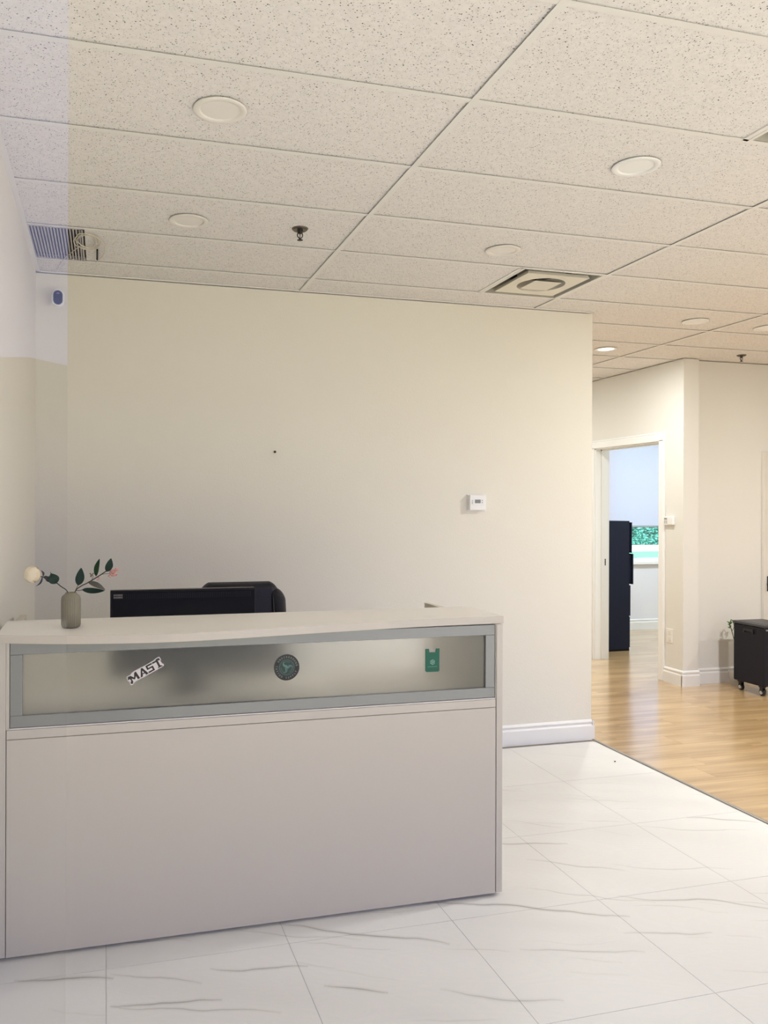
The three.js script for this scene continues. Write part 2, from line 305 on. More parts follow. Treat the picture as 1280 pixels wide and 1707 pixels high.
downlight(1.87, -1.52, 'added fill light, an unseen round downlight outside the picture above the doorway side of the desk', POWER.front, true);  // unseen lamp, added to soften contrast and lift the desk front
downlight(3.3, -7.5, 'added fill light, an unseen round downlight in the hallway ceiling hidden behind the beige wall', POWER.inner, true);  // unseen lamp, added to lift the hallway ceiling by bounce
downlight(6.3, -6.9, 'added fill light, an unseen round downlight in the ceiling of the office behind the doorway', POWER.office, true, OFFICE_COLOR);  // unseen cool lamp, added to brighten the office and its roller shade
function diffuser(x0, z0, label) {   // 20 inch square cone air diffuser
  const s = 0.478, x1 = x0 + s, z1 = z0 - s, cx = (x0 + x1) / 2, cz = (z0 + z1) / 2, t = thing('air_diffuser', label, 'air vent', [cx, H, cz]);
  const m = M(0.80, 0.76, 0.66, 0.4), dark = M(0.10, 0.09, 0.08, 0.7);
  const fr = (h0, h1, y0, y1, mat, name) => {   // square frustum band from half-width h0 at y0 to h1 at y1, both sides
    const g = new THREE.CylinderGeometry(h1 * Math.SQRT2, h0 * Math.SQRT2, y1 - y0, 4, 1, true); g.rotateY(Math.PI / 4); g.translate(cx, (y0 + y1) / 2, cz);
    const k = g.toNonIndexed(); k.computeVertexNormals(); return part(name, k, mat, t);
  };
  part('flange', [bx(x0 - 0.004, x1 + 0.004, H - 0.001, H + 0.006, z0, z0 + 0.012), bx(x0 - 0.004, x1 + 0.004, H - 0.001, H + 0.006, z1, z1 - 0.012), bx(x0 - 0.006, x0 + 0.008, H - 0.001, H + 0.006, z0, z1), bx(x1 - 0.008, x1 + 0.006, H - 0.001, H + 0.006, z0, z1)], barWhite, t);
  fr(0.236, 0.19, H, H + 0.075, M(0.36, 0.34, 0.28, 0.5), 'outer_cone');
  fr(0.187, 0.180, H - 0.004, H + 0.014, m, 'middle_rim');
  { const sh = new THREE.Shape([[-0.186, -0.186], [0.186, -0.186], [0.186, 0.186], [-0.186, 0.186]].map((p) => new THREE.Vector2(...p))); sh.holes.push(new THREE.Path().absarc(0, 0, 0.132, 0, Math.PI * 2));
    const g = new THREE.ExtrudeGeometry(sh, { depth: 0.004, bevelEnabled: false, curveSegments: 40 }); g.rotateX(Math.PI / 2); g.translate(cx, H + 0.001, cz); part('middle_plate', g, m, t); }
  part('throat', lathe([[0.132, -0.001], [0.131, 0.02], [0.128, 0.06]], cx, H, cz, 40), m, t);
  part('plaque', [(() => { const g = new THREE.CylinderGeometry(0.05 * Math.SQRT2, 0.082 * Math.SQRT2, 0.018, 4); g.rotateY(Math.PI / 4); g.translate(cx, H + 0.002, cz); const k = g.toNonIndexed(); k.computeVertexNormals(); return k; })()], m, t);
  part('duct_collar', lathe([[0.13, 0.13], [0.13, 0.06]], cx, H, cz, 32), dark, t);
  part('back_pan', bx(x0, x1, H + 0.135, H + 0.14, z0, z1), dark, t);
  return t;
}
diffuser(2.112, -3.765, 'square metal air diffuser in the ceiling close to the beige wall');
diffuser(2.112, -1.768, 'square metal air diffuser at the right edge of the picture, mostly cut off');
{
  const t = thing('return_air_grille', 'grey slatted return air grille in the ceiling corner by the left wall', 'air vent', [-0.23, H, -4.0]);
  const m = M(0.50, 0.48, 0.50, 0.5), x0 = -0.350, x1 = -0.102, z0 = -4.248, z1 = -3.762;
  part('frame', [bx(x0, x1, H - 0.001, H + 0.012, z0, z0 + 0.01), bx(x0, x1, H - 0.001, H + 0.012, z1 - 0.01, z1), bx(x0, x0 + 0.008, H - 0.001, H + 0.012, z0, z1), bx(x1 - 0.008, x1, H - 0.001, H + 0.012, z0, z1)], m, t);
  part('back_pan', bx(x0, x1, H + 0.028, H + 0.031, z0, z1), M(0.18, 0.17, 0.18, 0.8), t);
  for (let i = 0; i < 17; i++) { const x = x0 + 0.014 + i * 0.0137, g = bx(x - 0.0035, x + 0.0035, H + 0.001, H + 0.018, z0 + 0.01, z1 - 0.01); part('slat', g, m, t); }
}
function sprinkler(x, z, label) {
  const t = thing('fire_sprinkler', label, 'sprinkler', [x, H, z]);
  part('escutcheon', lathe([[0.012, 0.002], [0.030, -0.004], [0.036, 0.002], [0.037, 0.006]].reverse(), x, H, z, 32), M(0.16, 0.13, 0.11, 0.35, { metalness: 0.8 }), t);
  part('body', lathe([[0.0, -0.018], [0.009, -0.018], [0.011, -0.01], [0.013, 0.0], [0.013, 0.006]], x, H, z, 16), darkMetal, t);
  part('frame_arms', [tube([[x - 0.009, H - 0.014, z], [x - 0.012, H - 0.026, z], [x - 0.007, H - 0.036, z], [x, H - 0.04, z]], 0.0025, 12, 6), tube([[x + 0.009, H - 0.014, z], [x + 0.012, H - 0.026, z], [x + 0.007, H - 0.036, z], [x, H - 0.04, z]], 0.0025, 12, 6), rod([x, H - 0.016, z], [x, H - 0.036, z], 0.002)], darkMetal, t);
  part('deflector', lathe([[0, -0.049], [0.013, -0.048], [0.013, -0.046], [0.004, -0.045], [0.003, -0.038], [0, -0.038]], x, H, z, 18), darkMetal, t);
}
sprinkler(0.845, -3.506, 'dark metal fire sprinkler in the ceiling above the desk');
sprinkler(5.024, -5.43, 'dark metal fire sprinkler in the far ceiling near the right wall');
{ // coil of thin cable hanging at the return grille
  const t = thing('coiled_cable', 'thin beige cable coiled up at the ceiling beside the slatted grille', 'cable', [-0.086, H, -3.91]);
  const m = M(0.74, 0.69, 0.58, 0.5), r = rng(3), pts = [];
  for (let i = 0; i <= 96; i++) { const a = i / 96 * Math.PI * 2 * 4, k = 0.048 + 0.012 * Math.sin(i * 0.37) + 0.004 * r(); pts.push([-0.086 + k * Math.cos(a), H - 0.006 - 0.003 * Math.sin(a * 0.5 + 1) - 0.0006 * r(), -3.91 + 2.0 * k * Math.sin(a)]); }
  part('coil', tube(pts, 0.0022, 260, 5), m, t);
  part('loose_loop', tube([[-0.05, H - 0.006, -3.83], [-0.015, H - 0.007, -3.90], [-0.005, H - 0.006, -4.03], [-0.03, H - 0.005, -4.18], [-0.05, H - 0.004, -4.24]], 0.0016, 40, 5), m, t);
  part('tail', tube([[-0.12, H - 0.008, -3.98], [-0.17, H - 0.006, -4.12], [-0.21, H - 0.004, -4.25], [-0.25, H - 0.003, -4.42]], 0.0018, 40, 5), m, t);
  part('black_tip', rod([-0.040, H - 0.007, -4.02], [-0.042, H - 0.006, -4.18], 0.0042, 0.0046), blackPlastic, t);
}

// =====================================================================  on the walls
{
  const t = thing('security_camera', 'small white pill-shaped security camera with a black face high on the wall', 'camera', [-0.243, 2.584, -4.511]);
  const pill = (w, h, d, x, y, z) => { const s = new THREE.Shape(), R = w / 2, b = h / 2 - R; s.absarc(0, b, R, 0, Math.PI); s.absarc(0, -b, R, Math.PI, 2 * Math.PI); const g = new THREE.ExtrudeGeometry(s, { depth: d, bevelEnabled: true, bevelSize: 0.004, bevelThickness: 0.004, bevelSegments: 3, curveSegments: 20 }); g.translate(x, y, z); return g; };
  part('mount', [lathe([[0, 0], [0.026, 0], [0.026, 0.008], [0.012, 0.014], [0.010, 0.03], [0, 0.03]], 0, 0, 0, 24).rotateX(Math.PI / 2).translate(-0.258, 2.602, -4.511), rod([-0.258, 2.602, -4.485], [-0.245, 2.588, -4.455], 0.009)], white, t);
  part('housing', pill(0.055, 0.083, 0.03, -0.243, 2.584, -4.462), whiteGloss, t);
  part('face', pill(0.038, 0.066, 0.003, -0.243, 2.584, -4.4275), M(0.008, 0.008, 0.014, 0.5), t);
  part('sensor', rb(-0.25, -0.236, 2.6035, 2.6065, -4.4215, -4.419, 0.001), M(0.4, 0.4, 0.42, 0.3), t);
}
{
  const t = thing('thermostat', 'white wall thermostat with a grey display on the beige wall', 'thermostat', [2.2, 1.511, -4.511]);
  part('wall_plate', rb(2.145, 2.272, 1.462, 1.566, -4.511, -4.506, 0.002), white, t);
  part('body', rb(2.150, 2.256, 1.468, 1.561, -4.507, -4.478, 0.006, 3), whiteGloss, t);
  part('display', bx(2.184, 2.222, 1.511, 1.533, -4.479, -4.4772), M(0.24, 0.25, 0.23, 0.25), t);
  for (let i = 0; i < 3; i++) part('button', rb(2.163, 2.172, 1.507 + i * 0.009, 1.512 + i * 0.009, -4.479, -4.4765, 0.001), M(0.5, 0.5, 0.5, 0.5), t);
  for (let i = 0; i < 2; i++) part('button', rb(2.229, 2.238, 1.511 + i * 0.013, 1.518 + i * 0.013, -4.479, -4.4765, 0.001), M(0.5, 0.5, 0.5, 0.5), t);
  part('cover_edge', bx(2.16, 2.245, 1.5, 1.5012, -4.4785, -4.4773), M(0.6, 0.6, 0.58, 0.5), t);
}
{
  const t = thing('wall_screw', 'small dark screw left in the middle of the beige wall', 'screw', [0.939, 1.798, -4.511]);
  part('shank', rod([0.939, 1.798, -4.511], [0.939, 1.7995, -4.492], 0.0028, 0.003), darkMetal, t);
  part('head', lathe([[0, 0], [0.0075, 0], [0.007, 0.003], [0, 0.004]].reverse(), 0, 0, 0, 14).rotateX(Math.PI / 2).translate(0.939, 1.8, -4.492), darkMetal, t);
}
{
  const t = thing('alarm_keypad', 'small white keypad on the wall to the right of the doorway', 'keypad', [XH, 1.378, -5.8]);
  part('body', rb(XH - 0.026, XH, 1.343, 1.415, -5.862, -5.752, 0.005), whiteGloss, t);
  part('screen', bx(XH - 0.0272, XH - 0.0255, 1.387, 1.402, -5.852, -5.818), M(0.28, 0.29, 0.27, 0.3), t);
  for (let i = 0; i < 2; i++) for (let j = 0; j < 2; j++) part('button', rb(XH - 0.028, XH - 0.0255, 1.355 + j * 0.015, 1.365 + j * 0.015, -5.852 + i * 0.022, -5.838 + i * 0.022, 0.0015), M(0.4, 0.4, 0.39, 0.5), t);
  part('flip_door', rb(XH - 0.0275, XH - 0.0255, 1.35, 1.405, -5.80, -5.758, 0.001), white, t);
}
{
  const t = thing('wall_outlet', 'white electrical outlet low on the wall by the doorway', 'outlet', [XH, 0.4, -5.8]);
  part('cover_plate', rb(XH - 0.006, XH, 0.34, 0.46, -5.846, -5.768, 0.003), M(0.88, 0.86, 0.8, 0.35), t);
  for (const y of [0.372, 0.428]) { part('socket', rb(XH - 0.009, XH - 0.005, y - 0.018, y + 0.018, -5.823, -5.791, 0.004), M(0.80, 0.78, 0.72, 0.4), t); }
}
{
  const t = thing('strike_plate', 'black metal strike plate on the far side of the door frame', 'strike plate', [4.745, 0.95, DZ0 + 0.018]);
  part('plate', rb(4.722, 4.764, 0.92, 0.985, DZ0 + 0.018, DZ0 + 0.021, 0.001), blackPlastic, t);
  for (const y of [0.934, 0.968]) part('latch_hole', rb(4.738, 4.752, y - 0.006, y + 0.006, DZ0 + 0.0205, DZ0 + 0.0222, 0.001), M(0.6, 0.6, 0.6, 0.3), t);
}
{ // closed door at the right edge of the picture
  const d = struct('door_1', [5.93, 0, ZR]);
  part('slab', rb(5.497, 6.36, 0.004, 1.98, ZR + 0.001, ZR + 0.03, 0.003), M(0.74, 0.70, 0.63, 0.5), d);
  const h = part('handle', [lathe([[0, 0], [0.027, 0], [0.027, 0.006], [0.01, 0.008], [0.01, 0.03], [0.024, 0.034], [0.03, 0.05], [0.024, 0.066], [0, 0.07]], 0, 0, 0, 24).rotateX(Math.PI / 2).translate(5.553, 0.83, ZR + 0.03), rb(5.528, 5.578, 0.77, 0.90, ZR + 0.03, ZR + 0.034, 0.002)], darkMetal, d);
  h.userData.label = 'dark round door knob';
}

{
  const p = new THREE.Vector3(2.884, 0.003, -4.07), g = new THREE.IcosahedronGeometry(0.0045, 1); g.scale(1.2, 0.7, 1); g.translate(p.x, p.y, p.z);
  tag(part('crumb', g, darkMetal), 'tiny dark crumb lying on the marble floor near the wood', 'crumb');
}
// =====================================================================  reception desk
const ZF = -2.772, DX0 = -0.335, DX1 = 1.47, DT = 1.067;
{
  const t = thing('reception_desk', 'white reception desk with a bowed counter and a frosted glass band', 'desk', [0.57, 0, -3.0]);
  // bowed counter top
  const bow = [[-0.338, -2.766], [-0.14, -2.702], [0.05, -2.666], [0.24, -2.656], [0.44, -2.676], [0.66, -2.712], [0.9, -2.746], [1.18, -2.776], [1.478, -2.784]];
  const cv = new THREE.SplineCurve(bow.map((p) => new THREE.Vector2(p[0], p[1]))), s = new THREE.Shape([...cv.getPoints(60), new THREE.Vector2(1.485, -3.095), new THREE.Vector2(-0.338, -3.095)]);
  const cg = new THREE.ExtrudeGeometry(s, { depth: 0.025, bevelEnabled: true, bevelSize: 0.0012, bevelThickness: 0.0015, bevelSegments: 2, curveSegments: 8 });
  cg.rotateX(Math.PI / 2); cg.scale(1, 1, 1); cg.translate(0, DT - 0.0015, 0);
  part('countertop', cg, [laminateTop, laminateShaded], t);
  part('end_panel', rb(DX0, DX0 + 0.025, 0.015, DT - 0.029, -3.49, ZF, 0.0012), laminateShaded, t);
  part('end_panel', rb(DX1 - 0.025, DX1, 0.015, DT - 0.029, -3.49, ZF, 0.0012), laminateShaded, t);
  part('front_panel', rb(DX0 + 0.0275, DX1 - 0.0275, 0.013, 0.7205, ZF - 0.022, ZF - 0.002, 0.001), laminateShaded, t);
  part('upper_rail', rb(DX0 + 0.0275, DX1 - 0.0275, 0.7225, 0.752, ZF - 0.03, ZF - 0.002, 0.001), laminateShaded, t);
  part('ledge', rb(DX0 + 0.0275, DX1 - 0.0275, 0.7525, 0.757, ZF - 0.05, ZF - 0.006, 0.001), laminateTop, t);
  for (const [a, b] of [[DX0 + 0.0255, -0.2995], [1.4415, DX1 - 0.0255]]) part('filler_strip', rb(a, b, 0.753, DT - 0.029, ZF - 0.03, ZF - 0.003, 0.001), laminateShaded, t);
  // aluminium framed glass band
  const a0 = -0.298, a1 = 1.4405, b0 = 0.7585, b1 = 1.036, w = 0.039, z0 = ZF - 0.026, z1 = ZF - 0.006, f = part('glass_frame', [rb(a0, a1, b0, b0 + w, z0, z1, 0.002), rb(a0, a1, b1 - w, b1, z0, z1, 0.002), rb(a0, a0 + w, b0 + w, b1 - w, z0, z1, 0.002), rb(a1 - w, a1, b0 + w, b1 - w, z0, z1, 0.002)], aluminium, t);
  part('frosted_glass', bx(a0 + w - 0.004, a1 - w + 0.004, b0 + w - 0.004, b1 - w + 0.004, z0 + 0.006, z0 + 0.012), new THREE.MeshPhysicalMaterial({ color: new THREE.Color().setRGB(0.985, 1.0, 0.975), roughness: 0.31, transmission: 1, thickness: 0.006, ior: 1.45 }), f);
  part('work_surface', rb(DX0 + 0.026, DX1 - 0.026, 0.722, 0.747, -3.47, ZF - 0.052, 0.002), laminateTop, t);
  for (const x of [DX0 + 0.012, DX1 - 0.012]) for (const z of [-3.45, -2.83]) part('foot', lathe([[0, 0], [0.016, 0], [0.016, 0.006], [0.006, 0.008], [0.006, 0.0155], [0, 0.0155]], x, 0, z, 16), blackPlastic, t);
}
{ // stickers on the frosted glass
  const zg = ZF - 0.026 + 0.0121;
  const flat = (shape, d, x, y, ang, mats, name, label, cat, u) => { const g = new THREE.ExtrudeGeometry(shape, { depth: d, bevelEnabled: false, curveSegments: 32 }), p = g.attributes.position, uv = g.attributes.uv;
    for (let i = 0; i < p.count; i++) uv.setXY(i, p.getX(i) / u[0] + 0.5, p.getY(i) / u[1] + 0.5);
    g.rotateZ(ang); const m = new THREE.Mesh(g, mats); m.name = numbered(name); m.position.set(x, y, zg); m.castShadow = m.receiveShadow = true; scene.add(m); return tag(m, label, cat); };
  const W = 0.134, Hh = 0.046;
  const out = [[-0.066, -0.002], [-0.061, 0.0135], [-0.046, 0.0125], [-0.043, 0.0165], [-0.03, 0.0185], [-0.008, 0.0185], [0.002, 0.0175], [0.026, 0.018], [0.044, 0.0185], [0.047, 0.0215], [0.064, 0.0215], [0.066, 0.008], [0.060, 0.006], [0.0625, -0.0055], [0.066, -0.008], [0.064, -0.015], [0.04, -0.016], [-0.02, -0.016], [-0.046, -0.0155], [-0.05, -0.018], [-0.052, -0.0215], [-0.062, -0.0205], [-0.063, -0.013], [-0.059, -0.006]];
  const tex = canvasTex(1024, 352, (c, w, h) => { c.fillStyle = '#e4dcd6'; c.fillRect(0, 0, w, h); c.fillStyle = '#0d0b0a';
    const sx = w / W, P = (x, y) => [(x + W / 2) * sx, (Hh / 2 - y) * h / Hh], poly = (q) => { c.beginPath(); q.forEach((p, i) => i ? c.lineTo(...P(...p)) : c.moveTo(...P(...p))); c.closePath(); c.fill(); };
    // M
    poly([[-0.0625, 0.000], [-0.059, 0.0105], [-0.049, 0.010], [-0.041, -0.001], [-0.034, 0.013], [-0.027, 0.015], [-0.0245, -0.0115], [-0.0185, -0.0125], [-0.033, -0.0125], [-0.0325, -0.0115], [-0.0335, 0.0005], [-0.041, -0.0085], [-0.050, -0.0005], [-0.0495, -0.0115], [-0.0515, -0.0145], [-0.0545, -0.0185], [-0.0595, -0.0155], [-0.0585, -0.0105], [-0.0545, -0.0065], [-0.0555, 0.001]]);
    // A
    poly([[-0.022, -0.0125], [-0.0085, 0.0150], [-0.003, 0.0150], [0.0075, -0.0125], [-0.0015, -0.0125], [-0.0035, -0.006], [-0.0115, -0.006], [-0.0140, -0.0125]]); c.fillStyle = '#e4dcd6'; poly([[-0.0102, -0.0025], [-0.0045, -0.0025], [-0.0070, 0.006]]); c.fillStyle = '#0d0b0a';
    // S
    poly([[0.0085, -0.0125], [0.0085, -0.0075], [0.0255, -0.0075], [0.0255, -0.0005], [0.0085, -0.0005], [0.0085, 0.0150], [0.0315, 0.0150], [0.0315, 0.0098], [0.0145, 0.0098], [0.0145, 0.0045], [0.0315, 0.0045], [0.0315, -0.0125]]);
    // T
    poly([[0.0330, 0.0150], [0.0465, 0.0150], [0.0495, 0.0185], [0.0600, 0.0185], [0.0625, 0.0105], [0.0560, 0.0100], [0.0535, 0.0125], [0.0535, -0.0075], [0.0610, -0.0115], [0.0600, -0.0128], [0.0410, -0.0128], [0.0465, -0.0085], [0.0465, 0.0095], [0.0330, 0.0095]]);
  });
  const paper = new THREE.MeshPhysicalMaterial({ map: tex, roughness: 0.35 });
  flat(new THREE.Shape(out.map((p) => new THREE.Vector2(...p))), 0.0006, 0.133, 0.922, 0.47, paper, 'lettering_sticker', 'white tilted sticker reading MAST in black letters on the frosted glass', 'sticker', [W, Hh]);
  // round badge
  const R = 0.0465, badge = canvasTex(768, 768, (c, w) => {
    const g = '#5d7f74'; c.fillStyle = '#0f1512'; c.fillRect(0, 0, w, w); c.translate(w / 2, w / 2); c.strokeStyle = g; c.lineWidth = 7; c.beginPath(); c.arc(0, 0, 232, 0, 7); c.stroke(); c.fillStyle = '#12332c'; c.beginPath(); c.arc(0, 0, 228, 0, 7); c.fill();
    c.lineWidth = 5; c.beginPath(); c.arc(0, 0, 205, 0, 7); c.stroke();
    const ring = (str, mid, rad, step, flip) => { c.fillStyle = '#75807a'; c.font = 'bold 84px sans-serif'; c.textAlign = 'center'; c.textBaseline = 'middle'; [...str].forEach((ch, i) => { const k = (i - (str.length - 1) / 2) * step; c.save(); c.rotate(flip ? mid - k : mid + k); c.translate(0, flip ? rad : -rad); c.scale(0.82, 1); c.fillText(ch, 0, 0); c.restore(); }); };
    ring('UNDERGROUND', 0.22, 305, 0.235, false); ring('TATTOO SUPPLY', 0.28, 305, 0.235, true);
    // three curling blades round the middle
    for (let k = 0; k < 3; k++) { c.save(); c.rotate(k * 2.094 + 0.3); c.fillStyle = ['#54767a', '#4b7468', '#5a8a7c'][k]; c.beginPath(); c.moveTo(0, -10); c.bezierCurveTo(40, -120, 150, -130, 185, -30); c.bezierCurveTo(140, -70, 90, -60, 60, 10); c.bezierCurveTo(45, 40, 10, 30, 0, -10); c.fill();
      c.strokeStyle = '#0e211c'; c.lineWidth = 9; c.beginPath(); c.moveTo(20, -10); c.bezierCurveTo(60, -80, 120, -85, 160, -40); c.stroke(); c.strokeStyle = g; c.lineWidth = 8; c.beginPath(); c.arc(0, 0, 165, -0.3, 0.75); c.stroke(); c.restore(); }
  });
  flat(new THREE.Shape().absarc(0, 0, R, 0, Math.PI * 2), 0.0006, 0.6275, 0.911, 0.0, new THREE.MeshPhysicalMaterial({ map: badge, roughness: 0.4 }), 'round_sticker', 'round dark green badge sticker with ring lettering on the frosted glass', 'sticker', [2 * R, 2 * R]);
  // green card sleeve with a notched top
  const cw = 0.056, ch = 0.086, s = new THREE.Shape(), r = 0.006; s.moveTo(-cw / 2, ch / 2); s.lineTo(-cw / 2, -ch / 2 + r); s.absarc(-cw / 2 + r, -ch / 2 + r, r, Math.PI, 1.5 * Math.PI); s.absarc(cw / 2 - r, -ch / 2 + r, r, 1.5 * Math.PI, 2 * Math.PI); s.lineTo(cw / 2, ch / 2); s.lineTo(0.0145, ch / 2); s.lineTo(0.0125, ch / 2 - 0.0135); s.lineTo(-0.0125, ch / 2 - 0.0135); s.lineTo(-0.0145, ch / 2);
  const card = canvasTex(448, 688, (c, w, h) => { c.fillStyle = '#0d6048'; c.fillRect(0, 0, w, h); c.strokeStyle = '#8fb5a2'; c.lineWidth = 11; const X = w * 0.5, Y = h * 0.58, q = (pts) => { c.beginPath(); pts.forEach((p, i) => i ? c.lineTo(X + p[0], Y + p[1]) : c.moveTo(X + p[0], Y + p[1])); c.stroke(); };
    for (let k = 0; k < 3; k++) { c.save(); c.translate(X, Y); c.rotate(k * 2.094); c.translate(-X, -Y); q([[0, 0], [0, -78], [62, -44], [62, 16]]); q([[12, -12], [50, -32], [50, 4], [16, 22]]); c.restore(); }
    c.fillStyle = '#7fa896'; c.fillRect(w * 0.16, h * 0.77, w * 0.68, 10); });
  flat(s, 0.003, 1.186, 0.911, 0.0, new THREE.MeshPhysicalMaterial({ map: card, roughness: 0.5 }), 'card_sleeve', 'green card sleeve with a notched top stuck on the frosted glass', 'card holder', [cw, ch]);
}

// =====================================================================  vase and stems on the counter
const VX = -0.112, VZ = -2.872;
{
  const t = thing('bud_vase', 'small grey-green fluted vase standing on the counter', 'vase', [VX, DT, VZ]);
  const prof = [[0, 0.0004], [0.024, 0.0004], [0.030, 0.004], [0.0325, 0.012], [0.0328, 0.06], [0.0326, 0.098], [0.030, 0.108], [0.022, 0.1155], [0.0188, 0.118], [0.0184, 0.121], [0.0158, 0.121], [0.0155, 0.116], [0.026, 0.105], [0.0275, 0.09], [0.0275, 0.012], [0.02, 0.006], [0, 0.006]];
  const g = new THREE.LatheGeometry(prof.map((p) => new THREE.Vector2(...p)), 168), p = g.attributes.position;
  for (let i = 0; i < p.count; i++) { const x = p.getX(i), y = p.getY(i), z = p.getZ(i), R = Math.hypot(x, z); if (R > 0.0295 && y > 0.003) { const k = 1 - 0.045 * (1 - Math.abs(Math.cos(14 * Math.atan2(z, x)))) ; p.setX(i, x * k); p.setZ(i, z * k); } }
  g.computeVertexNormals(); g.translate(VX, DT, VZ);
  part('body', g, M(0.30, 0.27, 0.19, 0.2, { transmission: 0.25, thickness: 0.004, ior: 1.45 }), t);
}
const kz = (q) => 1 - (2.92 + VZ) / 2.92 * q;   // stems were measured at z = -2.92
const S = (x, y, dz = 0) => [x * 0.9836, EYE - (EYE - y) * 0.9836, VZ + dz];
const leafMat = [M(0.010, 0.036, 0.014, 0.6, { specularIntensity: 0.5, side: THREE.DoubleSide }), M(0.011, 0.03, 0.02, 0.6, { specularIntensity: 0.5, side: THREE.DoubleSide }), M(0.075, 0.07, 0.05, 0.55, { side: THREE.DoubleSide })];
function leaf(a, b, w, face, mat, parent, bend = 0.12) {   // blade from a to b, width w, front side towards face
  const A = new THREE.Vector3(...a), B = new THREE.Vector3(...b), d = B.clone().sub(A), L = d.length(); d.normalize();
  const N = new THREE.Vector3(...face).addScaledVector(d, -d.dot(new THREE.Vector3(...face))).normalize(), U = new THREE.Vector3().crossVectors(d, N).normalize();
  const nu = 4, nv = 12, pos = [], idx = [];
  for (let j = 0; j <= nv; j++) for (let i = 0; i <= nu; i++) { const v = j / nv, u = i / nu * 2 - 1, ww = w / 2 * Math.pow(Math.sin(Math.PI * Math.pow(v * 0.985 + 0.006, 0.78)), 0.8);
    const q = A.clone().addScaledVector(d, v * L).addScaledVector(U, u * ww).addScaledVector(N, bend * L * Math.sin(v * Math.PI) + 0.25 * Math.abs(u) * ww + 0.04 * ww * Math.sin(v * 14)); pos.push(q.x, q.y, q.z); }
  for (let j = 0; j < nv; j++) for (let i = 0; i < nu; i++) { const k = j * (nu + 1) + i; idx.push(k, k + 1, k + nu + 1, k + 1, k + nu + 2, k + nu + 1); }
  const g = new THREE.BufferGeometry(); g.setAttribute('position', new THREE.Float32BufferAttribute(pos, 3)); g.setIndex(idx); g.computeVertexNormals();
  return part('leaf', g, mat, parent);
}
{ // cream peony drooping to the left
  const t = thing('peony_stem', 'cream peony on a bare stem leaning left out of the vase', 'flower', [VX - 0.008, DT + 0.008, VZ]);
  const c = S(-0.2385, 1.2475, 0.005), stemM = M(0.03, 0.03, 0.018, 0.6), r = rng(41);
  part('stem', tube([[VX - 0.004, DT + 0.01, VZ], S(-0.126, 1.186), S(-0.147, 1.204), S(-0.165, 1.219), S(-0.192, 1.232), S(-0.214, 1.2405, 0.003)], 0.0018, 40, 7), stemM, t);
  const petals = [];
  for (let i = 0; i < 74; i++) {   // cupped petals packed round a ball
    const k = i / 74, th = i * 2.39996, ph = Math.acos(1 - 1.72 * k), R = 0.0265 + 0.0035 * r(), g = new THREE.SphereGeometry(R, 8, 6, 0, 1.15 + 0.3 * r(), 0.25, 0.95); g.rotateY(-0.6); g.rotateX(0.5 * (r() - 0.5)); g.rotateZ(r() * 0.5 - 0.25);
    g.rotateX(ph - 0.8); g.rotateY(th); g.rotateZ(1.25); g.scale(1, 1, 1); g.translate(c[0], c[1], c[2]); petals.push(g);
  }
  part('petals', petals, M(0.86, 0.76, 0.56, 0.75, { side: THREE.DoubleSide }), t);
  part('heart', new THREE.SphereGeometry(0.0245, 20, 16).translate(...c), M(0.8, 0.66, 0.42, 0.8), t);
  leaf(S(-0.2075, 1.239), S(-0.2145, 1.262), 0.010, [1, 0.2, 0.8], stemM, t, 0.25);
  leaf(S(-0.209, 1.239), S(-0.2305, 1.207), 0.009, [0.8, 0, 0.6], stemM, t, 0.2);
  leaf(S(-0.206, 1.238), S(-0.185, 1.234), 0.011, [0, 0.2, 1], stemM, t);
  leaf(S(-0.193, 1.222), S(-0.182, 1.240), 0.024, [0, 0.1, 1], M(0.045, 0.03, 0.02, 0.6, { side: THREE.DoubleSide }), t, -0.15);
  leaf(S(-0.165, 1.214), S(-0.181, 1.250), 0.036, [0.2, 0, 1], leafMat[0], t, 0.18);
  leaf(S(-0.178, 1.226), S(-0.1835, 1.256), 0.011, [1, 0, 0.5], leafMat[0], t, 0.1);
}
